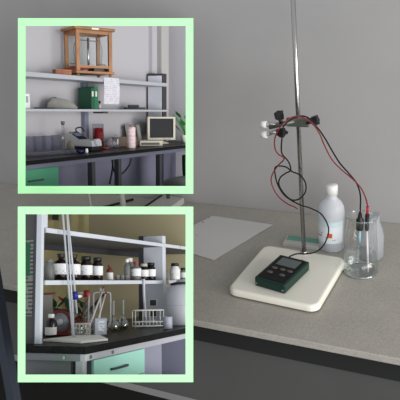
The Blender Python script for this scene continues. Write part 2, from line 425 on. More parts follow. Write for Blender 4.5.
# slanted metal post standing in front of the bench
BLUEM = mat('blue_grey_metal', (60, 66, 76), 0.5, spec=0.3)
t = thing('metal_post', 'slanted dark blue grey metal post standing before the grey bench panel', 'post', TR(-0.940, -0.66, 0))
m_ = MB().solid([(-0.011,-0.011,0.01),(0.011,-0.011,0.01),(0.011,0.011,0.01),(-0.011,0.011,0.01)], [(0.0824,-0.011,1.01),(0.1044,-0.011,1.01),(0.1044,0.011,1.01),(0.0824,0.011,1.01)])
obj('post', m_, BLUEM, t)
obj('foot_plate', MB().box(-0.05, 0.05, -0.05, 0.05, 0.0, 0.01, bevel=0.001), BLUEM, t)
obj('end_cap', MB().box(0.0815, 0.1053, -0.012, 0.012, 1.01, 1.018), BLACK, t)

# ================================================================== DISPLAY BOXES
BOXES = {}
def lerp(a, b, t): return a + (b - a) * t
def bpnt(front, back, u, v, t):
    q = []
    for c in (front, back):
        q.append(lerp(lerp(c[0], c[1], u), lerp(c[3], c[2], u), v))
    return lerp(q[0], q[1], t)
def display_box(label, front, back, m_back, bracket_to, bv=0.5):
    front = [Vector(p) for p in front]; back = [Vector(p) for p in back]
    P = lambda u, v, t: bpnt(front, back, u, v, t)
    t = thing('display_box', label, 'display box')
    e = 7.6 / 175.5; tk = 0.014 / (back[0] - front[0]).length
    corners_o = ((0,0),(1,0),(1,1),(0,1)); corners_i = ((e,e),(1-e,e),(1-e,1-e),(e,1-e))
    for k in range(4):
        k2 = (k + 1) % 4
        q = [corners_o[k], corners_o[k2], corners_i[k2], corners_i[k]]
        obj('frame_rail', MB().solid([P(u, v, 0) for u, v in q], [P(u, v, tk) for u, v in q]), GREENF, t)
    s0, s1 = 2.4/175.5, 4.2/175.5
    for name, qa in (('base_panel', ((s1,1-s1),(1-s1,1-s1),(1-s1,1-s0),(s1,1-s0))),):
        obj(name, MB().solid([P(u, v, tk) for u, v in qa], [P(u, v, 1) for u, v in qa]), SHELL, t)
    qa = ((s1,s0),(1-s1,s0),(1-s1,1-s1),(s1,1-s1))
    tb = 0.988
    obj('back_panel', MB().solid([P(u, v, tb) for u, v in qa], [P(u, v, 1) for u, v in qa]), m_back, t)
    c = P(0.5, bv, 1.0)
    obj('bracket', MB().rod(c, bracket_to, 0.012, 12), DARK, t)
    for v in CLIP[:]: CLIP.remove(v)
    cl = 5.0/175.5
    ctr = P(0.5, 0.5, 0.5)
    for (a, b_) in (((cl,0),(cl,1)), ((1-cl,0),(1-cl,1)), ((0,cl),(1,cl)), ((0,1-cl),(1,1-cl))):
        p0, p1, p2 = P(*a, 0), P(*b_, 0), P(*a, 1)
        n = (p1 - p0).cross(p2 - p0).normalized()
        if n.dot(ctr - p0) > 0: n = -n
        CLIP.append((p0, n))
    nf = (front[1] - front[0]).cross(front[3] - front[0]).normalized()
    if nf.dot(back[0] - front[0]) < 0: nf = -nf
    CLIP.append((P(0.5, 0.5, 0.982), nf)); CLIP.append((P(0.5, 0.5, tk * 1.4), -nf))
    return t
def set_room(O, B, s):
    global ROOM
    m = Matrix(B).to_4x4() @ Matrix.Scale(s, 4)
    m.translation = Vector(O)
    ROOM = m

# small reusable builders ---------------------------------------------------
def bottle(name, label, mtx, r, h, m_body, m_cap, m_label=None, cap='narrow', cat='bottle', group=None, lz=(0.22, 0.62)):
    t = thing(name, label, cat, mtx, group)
    if cap == 'narrow':
        prof = [(0,0),(r*.95,0),(r,h*.02),(r,h*.62),(r*.85,h*.70),(r*.42,h*.77),(r*.36,h*.80),(r*.36,h*.88)]
        obj('body', MB().lathe(prof, 20), m_body, t, clip=True)
        obj('stopper', MB().lathe([(r*.50,h*.85),(r*.52,h*.90),(r*.46,h*.93),(r*.60,h*.97),(r*.55,h),(0,h)], 16), m_cap, t)
    else:
        nr_ = 0.46 if cap == 'small' else 0.66
        prof = [(0,0),(r*.95,0),(r,h*.02),(r,h*.60),(r*.88,h*.70),(r*nr_,h*.78),(r*nr_,h*.84)]
        obj('body', MB().lathe(prof, 20), m_body, t, clip=True)
        cr_ = 0.55 if cap == 'small' else 0.76
        obj('cap', MB().lathe([(r*cr_,h*.82),(r*cr_,h*.97),(r*(cr_-.06),h),(0,h)], 16), m_cap, t, clip=True)
    if m_label: obj('label_sticker', curved(r*1.012, h*lz[0], h*lz[1], -200, -10), m_label, t, clip=True)
    return t
BROWN = mat('brown_glass', (26, 14, 11), 0.2, spec=0.4)
BLAB = printed('bottle_print', (226, 226, 226), (150, 150, 156), 70, 45, density=0.42)
GREYP = mat('light_grey_metal', (176, 178, 184), 0.5, spec=0.3)
BLUEG = mat('blue_grey_panel', (120, 124, 140), 0.55, spec=0.3)
DGREY = mat('dark_grey_metal', (62, 63, 68), 0.5, spec=0.3)
MINT = mat('mint_green_laminate', (166, 222, 206), 0.5, spec=0.3)
BTOP = mat('black_speckled_top', (20, 20, 22), 0.32, spec=0.10, speck=(90, 0.5))
BEIGE = mat('beige_plastic', (196, 190, 174), 0.5)

# ================================================================== UPPER BOX: balance bench
IW = mat('white_lab_wall', (180, 178, 182), 0.85, spec=0.1, noise=0.02, nscale=3)
dbox = display_box('pale green framed box with glass balance case on shelf inside',
    [(-0.5642,-0.7824,1.3988),(-0.3512,-0.6879,1.3800),(-0.3297,-0.7789,1.1656),(-0.5428,-0.8733,1.1844)],
    [(-1.0297,-0.2388,1.3400),(-0.6409,-0.0664,1.3058),(-0.6018,-0.2324,0.9146),(-0.9906,-0.4047,0.9488)], IW, (-0.830, -0.001, 1.11))
set_room((-0.65264, -0.49407, 1.12083), ((0.05583, -0.998166, -0.023384), (0.96334, 0.047697, 0.264008), (-0.262409, -0.037267, 0.964237)), 0.182927)
def room_part(name, mb, m, parent):
    clip_bm(mb.bm, ROOM); mb.bm.transform(ROOM)
    return obj(name, mb, m, parent)
room_part('model_wall', MB().box(-3.0, 1.30, 0.0, 0.03, -1.2, 2.0), IW, dbox)
room_part('model_wall', MB().box(1.30, 1.33, -1.6, 0.03, -1.2, 2.0), IW, dbox)
room_part('pilaster', MB().box(0.86, 0.97, -0.05, 0.0, 0.81, 2.0), IW, dbox)
room_part('pilaster', MB().box(1.02, 1.19, -0.08, 0.0, 0.004, 2.0), mat('grey_pilaster', (176, 174, 172), 0.8), dbox)

# bench
t = thing('lab_bench', 'black topped lab bench with mint drawer below the balance shelf', 'bench')
obj('worktop', MB().box(-2.6, 1.28, -0.65, -0.01, -0.036, -0.003), BTOP, t, clip=True)
obj('apron', MB().box(-2.6, 1.28, -0.63, -0.59, -0.072, -0.036), mat('apron_grey', (98, 100, 114), 0.6, spec=0.2), t, clip=True)
obj('back_panel', MB().box(-2.6, 1.28, -0.05, -0.02, -1.0, -0.030), mat('blue_grey_backing', (128, 128, 150), 0.7), t, clip=True)
cab = obj('drawer_unit', MB().box(-2.6, -1.47, -0.585, -0.06, -1.0, -0.072), mat('pale_blue_side', (150, 154, 178), 0.6), t, clip=True)
dr = obj('drawer', MB().box(-2.4, -1.485, -0.605, -0.586, -0.27, -0.078), mat('green_laminate', (70, 138, 108), 0.5, spec=0.3), t, clip=True)
obj('handle', MB().tube([(-1.83,-0.606,-0.165),(-1.82,-0.625,-0.165),(-1.69,-0.625,-0.165),(-1.68,-0.606,-0.165)], 0.006, 8, 3), DGREY, dr)
for x in (-0.97, -0.56, 0.20):
    obj('leg', MB().box(x, x + 0.05, -0.55, -0.50, -1.0, -0.070), DGREY, t, clip=True)
obj('leg', MB().box(0.33, 0.60, -0.52, -0.49, -1.0, -0.070), mat('blue_leg_panel', (84, 86, 104), 0.6), t, clip=True)
for x in (-1.30, -1.24):
    obj('pipe', MB().cyl(0.012, -0.9, -0.03, 10, TR(x, -0.35, 0)), DGREY, t, clip=True)

# shelf
t = thing('wall_shelf', 'two tier grey shelf on the wall above the black bench', 'shelf')
obj('shelf_board', MB().box(-2.2, 0.79, -0.30, -0.003, 0.648, 0.688, bevel=0.004), GREYP, t, clip=True)
obj('shelf_board', MB().box(-2.2, 0.79, -0.30, -0.003, 0.362, 0.384, bevel=0.003), GREYP, t, clip=True)
obj('post', MB().box(-0.42, -0.355, -0.045, -0.002, 0.0, 0.648), BLUEG, t)
obj('bracket', MB().box(-0.48, -0.40, -0.32, -0.20, 0.345, 0.362), DGREY, t)
p = obj('end_post', MB().box(0.80, 0.88, -0.235, -0.010, 0.0, 0.80, bevel=0.006), DGREY, t)
obj('post_face', MB().box(0.794, 0.80, -0.215, -0.030, 0.02, 0.775), mat('post_face_blue', (216, 218, 226), 0.5), p)

# balance case
OAK = mat('varnished_oak', (142, 94, 50), 0.4, noise=0.25, nscale=9)
t = thing('balance_case', 'oak framed glass balance case standing on the upper shelf', 'balance', TR(-0.60, -0.246, 0.69, -27))
w, d, h = 0.165, 0.125, 0.415
for sx in (-1, 1):
    for sy in (-1, 1):
        obj('corner_post', MB().box(sx*w-0.017, sx*w+0.017, sy*d-0.014, sy*d+0.014, 0.045, h), OAK, t)
        obj('foot', MB().lathe([(0.010,0),(0.016,0.012),(0.012,0.022)], 12, TR(sx*w, sy*d, 0)), OAK, t)
obj('base_board', MB().box(-w-0.03, w+0.03, -d-0.03, d+0.03, 0.022, 0.046, bevel=0.004), OAK, t)
obj('roof_board', MB().box(-w-0.04, w+0.04, -d-0.035, d+0.035, h, h+0.028, bevel=0.006), OAK, t)
obj('name_plate', MB().box(-0.035, 0.035, -d-0.037, -d-0.0352, h+0.005, h+0.022), mat('ivory', (226, 218, 196), 0.5), t)
for sy in (-1, 1):
    obj('rail', MB().box(-w+0.017, w-0.017, sy*d-0.010, sy*d+0.010, 0.075, 0.098), OAK, t)
    obj('rail', MB().box(-w+0.017, w-0.017, sy*d-0.010, sy*d+0.010, h-0.03, h), OAK, t)
    obj('glass_pane', MB().box(-w+0.017, w-0.017, sy*d-0.001, sy*d+0.001, 0.098, h-0.03), glass('case_glass', (250, 251, 251), 0.001, 0.03), t)
for sx in (-1, 1):
    obj('rail', MB().box(sx*w-0.010, sx*w+0.010, -d+0.014, d-0.014, h-0.03, h), OAK, t)
    obj('rail', MB().box(sx*w-0.010, sx*w+0.010, -d+0.014, d-0.014, 0.046, 0.068), OAK, t)
    obj('glass_pane', MB().box(sx*w-0.001, sx*w+0.001, -d+0.014, d-0.014, 0.068, h-0.03), glass('case_glass'), t)
col_ = obj('balance_column', MB().rod((0, 0, 0.046), (0, 0, 0.36), 0.011, 12), STEEL, t)
bmg = obj('beam', MB().rod((-0.13, 0, 0.335), (0.13, 0, 0.335), 0.004, 8), DGREY, t)
for sx in (-1, 1):
    obj('pan_wire', MB().tube([(sx*0.12,0,0.335),(sx*0.145,0,0.26),(sx*0.135,0,0.12)], 0.003, 6, 4), DGREY, t)
    obj('pan', MB().cyl(0.045, 0.112, 0.120, 18, TR(sx*0.135, 0, 0)), STEEL, t)
obj('weight_tray', MB().box(-0.18, -0.03, -0.08, 0.02, 0.066, 0.090), mat('red_felt', (156, 44, 44), 0.7), t)
obj('works_box', MB().box(0.02, 0.17, -0.08, 0.05, 0.046, 0.078), BLACK, t)
t = thing('weight_box', 'small reddish wooden weight box beside the oak balance case', 'box', TR(-0.935, -0.205, 0.69, -30))
obj('case', MB().box(-0.075, 0.075, -0.045, 0.045, 0, 0.035, bevel=0.003), mat('reddish_wood', (140, 82, 52), 0.5, noise=0.2), t)
obj('lid', MB().box(-0.077, 0.077, -0.047, 0.047, 0.035, 0.048, bevel=0.003), OAK, t)
obj('clasp', MB().box(-0.012, 0.012, -0.050, -0.047, 0.022, 0.040), mat('red_clasp', (170, 60, 50), 0.5), t)
tag(obj('wooden_strip', MB().box(-0.05, 0.62, -0.10, -0.075, 0.69, 0.704, bevel=0.002), OAK), 'thin brown wooden strip lying along the upper shelf', 'strip')
# hung sheet
pp = MB()
for k in range(6):
    z0, z1 = 0.694 - k*0.043, 0.694 - (k+1)*0.043
    y0, y1 = -0.303 - 0.008*math.sin(k*0.6), -0.303 - 0.008*math.sin((k+1)*0.6)
    pp._add([(-0.445,y0-.002,z0),(-0.185,y0-.002,z0),(-0.185,y1-.002,z1),(-0.445,y1-.002,z1)], [(0,1,2,3)])
bmesh.ops.remove_doubles(pp.bm, verts=pp.bm.verts[:], dist=1e-5)
pg = obj('hanging_paper', pp, printed('typed_paper', (214, 212, 220), (186, 186, 198), 55, 26, density=0.5))
so = pg.modifiers.new('thickness', 'SOLIDIFY'); so.thickness = 0.0015
tag(pg, 'white printed sheet hanging from the upper shelf edge', 'paper')
# binders
for i, (x, c, lb) in enumerate(((-0.505, (22, 104, 66), 'bright green ring binder standing in front of the slimmer binder'), (-0.56, (18, 78, 54), 'slim dark green binder next to the shelf post'))):
    t = thing('ring_binder', lb, 'binder', TR(x + 0.02, -0.165, 0.386, -14), 'green binders on the lower shelf')
    g_ = mat('binder_green_%d' % i, c, 0.5)
    obj('cover', MB().box(-0.024 if i == 0 else -0.016, 0.024 if i == 0 else 0.016, -0.10, 0.10, 0, 0.215 if i == 0 else 0.205, bevel=0.002), g_, t)
    obj('spine_label', MB().box(-0.010, 0.010, -0.1012, -0.100, 0.12, 0.17), PAPER, t)
t = thing('small_bottle', 'tiny clear bottle with dark cap beside the green binders', 'bottle', TR(-0.375, -0.20, 0.386))
obj('body', MB().lathe([(0,0),(0.017,0),(0.017,0.045),(0.008,0.052),(0.008,0.056)], 14), mat('cloudy_bottle', (190, 190, 196), 0.3), t)
obj('cap', MB().cyl(0.011, 0.056, 0.082, 12), mat('navy_cap', (34, 38, 58), 0.5), t)
# dust cover over a small instrument
t = thing('covered_instrument', 'small instrument under a grey cloth dust cover on shelf', 'instrument', TR(-0.90, -0.165, 0.386, -50) @ Matrix.Scale(0.9, 4))
poly = [(-0.155,0.0),(-0.15,0.055),(-0.10,0.105),(-0.05,0.112),(0.06,0.095),(0.15,0.03),(0.165,0.0)]
m_ = MB().prism(poly, -0.06, 0.06, 'y'); bmesh.ops.bevel(m_.bm, geom=m_.bm.edges[:], offset=0.012, segments=2, affect='EDGES')
obj('cloth_cover', m_, mat('grey_cloth', (138, 136, 130), 0.9, spec=0.05, noise=0.08, nscale=12, bump=0.2), t)
obj('piping', MB().tube([(-0.155,-0.061,0.012),(-0.15,-0.061,0.055),(-0.10,-0.061,0.108),(-0.05,-0.061,0.114)], 0.004, 6, 4), DGREY, t)
tag(obj('tool_tray', MB().prism([(-0.09,-0.04),(0.09,-0.03),(0.09,0.03),(-0.09,0.04)], 0.0, 0.012, 'z'), DGREY, mtx=TR(-1.17, -0.20, 0.386, -52)), 'flat dark tray lying beside the covered instrument', 'tray')
t = thing('white_carton', 'white carton with small print at the shelf end', 'box', TR(-1.375, -0.16, 0.386, -52))
obj('carton', MB().box(-0.045, 0.045, -0.03, 0.03, 0, 0.125, bevel=0.002), WHITE, t, clip=True)
obj('print_mark', MB().box(0.015, 0.035, -0.0315, -0.030, 0.05, 0.105), mat('grey_print', (160, 156, 164), 0.7), t)
t = thing('desk_phone', 'black low handset lying on the lower shelf', 'phone', TR(0.30, -0.17, 0.386, -45))
obj('base', MB().box(-0.11, 0.11, -0.05, 0.05, 0, 0.022, bevel=0.004), BLACK, t)
obj('handset', MB().box(-0.075, 0.045, -0.02, 0.025, 0.022, 0.050, bevel=0.006), BLACK, t)

# bench things
for i in range(4):
    x = -1.36 + i*0.115
    t = thing('tall_beaker', 'clear tall glass in a row on the black bench end', 'glass', TR(x, -0.18, 0.0), 'row of clear glasses on the black bench')
    obj('wall', MB().lathe([(0,0),(0.042,0),(0.045,0.008),(0.045,0.14),(0.047,0.146),(0.043,0.14),(0.042,0.01),(0,0.006)], 18), milky('faint_glass', (218, 218, 226), 0.88, 0.2), t)
glass('pale_glass', (246, 247, 250), 0.03, 0.40)
t = thing('glass_tray', 'long low clear glass tray in front of the glasses', 'tray', TR(-1.33, -0.40, 0.0, -8))
obj('tray', MB().box(-0.24, 0.24, -0.05, 0.05, 0, 0.035, bevel=0.004), milky('faint_glass'), t)
tag(obj('dark_tray', MB().box(-0.30, 0.32, -0.035, 0.035, 0, 0.012, bevel=0.003), DGREY, mtx=TR(-1.24, -0.275, 0.0, 0)), 'long dark strip tray lying behind the glass tray', 'tray')
t = thing('measuring_cylinder', 'slim clear measuring cylinder with dark stopper on the black bench', 'cylinder', TR(-1.00, -0.255, 0.0))
obj('foot', MB().lathe([(0.035,0),(0.035,0.008),(0.012,0.016)], 16), glass('pale_glass'), t)
obj('tube', MB().cyl(0.013, 0.014, 0.245, 14), glass('pale_glass'), t)
obj('stopper', MB().lathe([(0.012,0.240),(0.018,0.262),(0.018,0.275),(0,0.275)], 12), mat('grey_stopper', (92, 90, 96), 0.5), t)
t = thing('round_flask', 'pale yellowish glass flask behind the bench instrument', 'flask', TR(-0.80, -0.185, 0.0))
obj('wall', MB().lathe([(0,0),(0.045,0),(0.052,0.02),(0.045,0.06),(0.016,0.10),(0.014,0.17),(0.018,0.175)], 18), milky('yellowish_glass', (206, 200, 176), 0.6), t)
BLUEP = mat('navy_dish', (24, 30, 74), 0.4)
for i, (x, y) in enumerate(((-1.13, -0.40), (-1.09, -0.445), (-1.05, -0.49))):
    t = thing('blue_dish', 'small navy blue weighing dish before the bench instrument', 'dish', TR(x, y, 0.0), 'navy dishes on the black bench')
    obj('bowl', MB().lathe([(0,0),(0.024,0),(0.032,0.028),(0.029,0.028),(0.022,0.005),(0,0.005)], 16), BLUEP, t)
t = thing('white_vial', 'tiny white vial standing at the bench instrument corner', 'vial', TR(-1.02, -0.535, 0.0))
obj('body', MB().cyl(0.013, 0, 0.03, 12), WHITE, t); obj('cap', MB().cyl(0.010, 0.03, 0.04, 12), WHITE, t)
# bench meter
t = thing('bench_meter', 'light grey bench meter with sloped dark display on the black bench', 'meter', TR(-0.74, -0.29, 0.0, -88) @ Matrix.Scale(0.92, 4))
LG = mat('light_grey_case', (164, 164, 166), 0.45)
obj('base', MB().box(-0.145, 0.15, -0.08, 0.08, 0, 0.045, bevel=0.004), BLACK, t)
m_ = MB().prism([(-0.155,0.045),(-0.155,0.175),(-0.142,0.185),(0.00,0.105),(0.03,0.112),(0.15,0.105),(0.16,0.045)], -0.085, 0.085, 'y')
bmesh.ops.bevel(m_.bm, geom=m_.bm.edges[:], offset=0.004, segments=1, affect='EDGES')
obj('housing', m_, LG, t)
obj('display', MB().solid([(-0.136,-0.072,0.1825),(-0.136,0.072,0.1825),(-0.012,0.072,0.1126),(-0.012,-0.072,0.1126)], [(-0.133,-0.072,0.1865),(-0.133,0.072,0.1865),(-0.009,0.072,0.1166),(-0.009,-0.072,0.1166)]), mat('navy_display', (26, 28, 50), 0.4, spec=0.2), t)
obj('screen', MB().solid([(-0.112,-0.050,0.1745),(-0.112,0.050,0.1745),(-0.062,0.050,0.1463),(-0.062,-0.050,0.1463)], [(-0.111,-0.050,0.1770),(-0.111,0.050,0.1770),(-0.061,0.050,0.1488),(-0.061,-0.050,0.1488)]), mat('grey_lcd', (116, 118, 136), 0.4, spec=0.2), t)
obj('sample_head', MB().rod((0.10, 0, 0.085), (0.19, -0.02, 0.090), 0.034, 18), LG, t)
obj('cord', MB().tube([(-0.13,0.05,0.178),(-0.15,0.06,0.215),(-0.10,0.08,0.23),(-0.06,0.09,0.19)], 0.007, 8, 4), BLACK, t)
# red jar
t = thing('red_jar', 'clear cylinder jar filled with red beads behind the bench meter', 'jar', TR(-0.36, -0.165, 0.0))
obj('glass_wall', MB().lathe([(0,0),(0.058,0),(0.058,0.235),(0.062,0.24),(0.055,0.235),(0.055,0.006),(0,0.004)], 22), glass('pale_glass'), t)
obj('red_filling', MB().lathe([(0,0.008),(0.053,0.008),(0.053,0.195),(0,0.20)], 22), mat('red_filling', (150, 28, 32), 0.6, noise=0.25, nscale=40), t)
t = thing('round_vessel', 'small round white vessel beside the red jar', 'vessel', TR(-0.27, -0.245, 0.0))
obj('body', MB().lathe([(0,0),(0.030,0),(0.045,0.03),(0.040,0.06),(0.020,0.085),(0.020,0.10),(0,0.10)], 18), milky('cloudy_glass', (205, 200, 206), 0.4), t)
t = thing('glass_jar', 'clear lidded glass jar between red jar and pink cylinder', 'jar', TR(-0.335, -0.365, 0.0))
obj('wall', MB().lathe([(0,0),(0.042,0),(0.044,0.006),(0.044,0.10),(0.040,0.11),(0.037,0.10),(0.038,0.01),(0,0.006)], 18), glass('pale_glass'), t)
obj('lid', MB().lathe([(0.045,0.110),(0.045,0.120),(0.012,0.126),(0.012,0.138),(0,0.138)], 16), glass('pale_glass'), t)
t = thing('cardboard_box', 'dull brown low cardboard box behind the glass jar', 'box', TR(-0.02, -0.235, 0.0, -35))
obj('carton', MB().box(-0.13, 0.13, -0.07, 0.07, 0, 0.095, bevel=0.003), mat('dull_cardboard', (112, 92, 78), 0.8), t)
obj('flap', MB().box(-0.13, 0.13, -0.075, 0.02, 0.096, 0.099, TR(0, 0, 0)), mat('pale_cardboard', (150, 132, 116), 0.8), t)
t = thing('tissue_roll', 'tall pink and white patterned roll standing on the black bench', 'roll', TR(-0.225, -0.475, 0.0))
obj('roll', MB().lathe([(0.014,0.21),(0.012,0.0),(0.040,0.0),(0.042,0.004),(0.042,0.206),(0.040,0.21),(0.014,0.21)], 22, cap=False), printed('pink_pattern', (224, 206, 206), (214, 172, 176), 26, 30, density=0.48), t)
obj('core', MB().cyl(0.012, 0.002, 0.200, 14), mat('cardboard_core', (150, 120, 100), 0.8), t)
tag(obj('small_dish', MB().lathe([(0,0),(0.03,0),(0.045,0.018),(0.042,0.018),(0.028,0.003),(0,0.003)], 16), mat('red_dish', (150, 70, 74), 0.5), mtx=TR(-0.50, -0.36, 0.0)), 'flat reddish dish lying in front of the red jar', 'dish')
# folders
for i in range(3):
    t = thing('folder', 'grey cardboard folder leaning in a row beside the monitor', 'folder', TR(0.33 + 0.036*i, -0.075 - 0.050*i, 0.004, -52, 0, -9), 'grey folders beside the monitor')
    obj('cover', MB().box(-0.016, 0.016, -0.05, 0.04, 0.004, 0.215, bevel=0.002), mat('folder_grey', (176, 172, 164), 0.7), t)
    obj('spine', MB().box(-0.018, 0.018, -0.054, -0.050, 0.004, 0.215), mat('folder_spine', (140, 136, 130), 0.7), t)
# monitor and base
t = thing('crt_monitor', 'beige tube monitor with dark screen on the black bench', 'monitor', TR(0.64, -0.285, 0.0, -46) @ Matrix.Scale(0.94, 4))
obj('foot', MB().lathe([(0,0),(0.11,0),(0.11,0.012),(0.05,0.030),(0.04,0.05),(0,0.05)], 24), BEIGE, t)
bz = MB()
bz.box(-0.17, 0.17, -0.10, -0.03, 0.05, 0.075); bz.box(-0.17, 0.17, -0.10, -0.03, 0.305, 0.325)
bz.box(-0.17, -0.145, -0.10, -0.03, 0.075, 0.305); bz.box(0.145, 0.17, -0.10, -0.03, 0.075, 0.305)
obj('bezel', bz, BEIGE, t)
obj('housing', MB().solid([(-0.165,-0.03,0.055),(0.165,-0.03,0.055),(0.165,-0.03,0.32),(-0.165,-0.03,0.32)], [(-0.11,0.19,0.075),(0.11,0.19,0.075),(0.11,0.19,0.28),(-0.11,0.19,0.28)]), BEIGE, t)
obj('screen', MB().box(-0.145, 0.145, -0.085, -0.075, 0.075, 0.305), mat('dark_screen', (14, 15, 20), 0.3, spec=0.15), t)
obj('button_strip', MB().box(0.02, 0.12, -0.1015, -0.100, 0.056, 0.066), mat('strip_grey', (150, 146, 136), 0.5), t)
t = thing('desk_unit', 'flat beige desktop unit with dark keys in front of folders', 'computer', TR(0.245, -0.40, 0.0, -46))
obj('case', MB().box(-0.125, 0.125, -0.07, 0.08, 0, 0.055, bevel=0.004), BEIGE, t)
obj('front_grille', MB().box(-0.11, 0.09, -0.0725, -0.070, 0.012, 0.036), mat('grille_dark', (84, 82, 80), 0.5), t)
# plant
t = thing('potted_plant', 'green leafy plant in white pot at the bench corner', 'plant', TR(0.99, -0.43, 0.0))
obj('pot', MB().lathe([(0,0),(0.045,0),(0.058,0.08),(0.06,0.09),(0.052,0.09),(0.05,0.08),(0,0.08)], 18), WHITE, t, clip=True)
LEAF = mat('leaf_green', (56, 128, 62), 0.5, noise=0.2, nscale=8)
for k in range(11):
    a = k*2.4; hgt = 0.10 + 0.018*k; rr = 0.06 + 0.012*(k % 4)
    c = Vector((rr*math.cos(a), rr*math.sin(a), hgt + 0.03))
    lf = MB(); n = 6
    poly = [(0,0),(0.028,0.025),(0.034,0.06),(0.018,0.095),(0,0.11),(-0.018,0.095),(-0.034,0.06),(-0.028,0.025)]
    mt_ = Matrix.Translation(c) @ Matrix.Rotation(a - PI/2, 4, 'Z') @ Matrix.Rotation(R_(35 + 9*(k % 4)), 4, 'X')
    lf.prism(poly, -0.002, 0.002, 'z', mt_); lf.rod((0,0,0.08), c, 0.004, 6)
    obj('leaf', lf, LEAF, t, clip=True)
# cables below, chair
tag(obj('power_cable', MB().tube([(-0.53,-0.45,-0.06),(-0.50,-0.45,-0.20),(-0.40,-0.43,-0.26),(-0.28,-0.42,-0.24),(-0.17,-0.42,-0.16),(-0.14,-0.42,-0.055)], 0.008, 8, 5), BLACK), 'black cable loop hanging under the black bench top', 'cable')
tag(obj('power_cable', MB().tube([(-0.44,-0.40,-0.055),(-0.45,-0.40,-0.20),(-0.50,-0.40,-0.34)], 0.010, 8, 5), BLACK, clip=True), 'thick dark cable hanging straight down under the black bench', 'cable')
t = thing('office_chair', 'black chair with rounded back pushed under the black bench', 'chair', TR(-0.02, -0.98, 0.0, -52))
m_ = MB(); A = []
for k in range(17):
    a = PI * k / 16; A.append((0.21*math.cos(a), -0.338 + 0.055*math.sin(a)))
poly = [(0.21, -0.6)] + A + [(-0.21, -0.6)]
m_.prism(poly, -0.02, 0.03, 'y')
obj('backrest', m_, BLACK, t, clip=True)
obj('back_rim', MB().tube([(x*1.02, -0.025, z + 0.004) for x, z in A], 0.009, 8, 3), DGREY, t, clip=True)
tag(obj('hanging_coat', MB().tube([(0.50,-0.70,-0.11),(0.47,-0.72,-0.24),(0.46,-0.74,-0.42),(0.45,-0.75,-0.7)], 0.04, 10, 4), RUBBER, clip=True), 'black cloth hanging below the monitor end of the black bench', 'cloth')

# ================================================================== LOWER BOX: reagent shelf bench
TAN = mat('tan_wall', (146, 138, 112), 0.85, spec=0.1, noise=0.03, nscale=4)
ROOM = Matrix.Identity(4)
dbox2 = display_box('pale green framed box with reagent bottles on island shelf inside',
    [(-0.3721,-1.0554,1.2628),(-0.2256,-0.9905,1.2499),(-0.2109,-1.0530,1.1024),(-0.3573,-1.1180,1.1153)],
    [(-0.7645,-0.6485,1.0443),(-0.4635,-0.5151,1.0178),(-0.4332,-0.6436,0.7148),(-0.7342,-0.7770,0.7413)], TAN, (-0.590, -0.5235, 0.735), 0.88)
set_room((-0.41667, -0.90043, 1.01246), ((-0.025938, -0.986078, -0.164249), (0.863463, -0.104895, 0.493384), (-0.503744, -0.129026, 0.854163)), 0.170833)
WPOST = mat('pale_metal_post', (196, 200, 208), 0.45, spec=0.3)
# bench
t = thing('island_bench', 'black speckled island bench with grey metal rail and mint drawer', 'bench')
obj('worktop', MB().box(-1.19, 3.5, -0.57, 0.60, -0.045, -0.003, bevel=0.003), BTOP, t, clip=True)
obj('metal_rail', MB().box(-1.175, 3.5, -0.555, -0.525, -0.085, -0.045), GREYP, t, clip=True)
obj('metal_rail', MB().box(-1.175, -1.145, -0.525, 0.60, -0.085, -0.045), mat('rail_grey', (120, 122, 128), 0.5), t, clip=True)
obj('end_panel', MB().box(-1.155, -1.13, -0.45, 0.60, -1.0, -0.085), mat('end_panel_grey', (112, 112, 118), 0.6), t, clip=True)
obj('corner_post', MB().box(-1.168, -1.125, -0.535, -0.49, -1.0, -0.085), GREYP, t, clip=True)
obj('corner_post', MB().box(-1.168, -1.145, -0.06, -0.02, -1.0, -0.085), BLUEG, t, clip=True)
for (x, y) in ((-1.12, -0.556), (-0.87, -0.556)):
    obj('bolt', MB().rod((x, y, -0.066), (x, y - 0.006, -0.066), 0.010, 10), STEEL, t)
obj('bolt', MB().rod((-1.176, -0.42, -0.066), (-1.182, -0.42, -0.066), 0.010, 10), STEEL, t)
obj('drawer_unit', MB().box(-1.07, -0.42, -0.535, 0.5, -1.0, -0.087), BLUEG, t, clip=True)
dr = obj('drawer', MB().box(-1.075, -0.43, -0.552, -0.536, -0.245, -0.090), MINT, t, clip=True)
obj('handle', MB().tube([(-0.88,-0.553,-0.165),(-0.87,-0.575,-0.163),(-0.71,-0.575,-0.163),(-0.70,-0.553,-0.165)], 0.007, 8, 3), DGREY, dr)
dr2 = obj('drawer', MB().box(-1.075, -0.43, -0.552, -0.536, -0.5, -0.252), MINT, t, clip=True)
obj('side_board', MB().box(-0.41, -0.05, -0.50, -0.48, -1.0, -0.086), mat('lilac_grey_panel', (150, 152, 170), 0.6), t, clip=True)
obj('under_panel', MB().box(-0.05, 2.5, -0.30, -0.28, -1.0, -0.086), mat('slate_panel', (92, 94, 112), 0.6), t, clip=True)

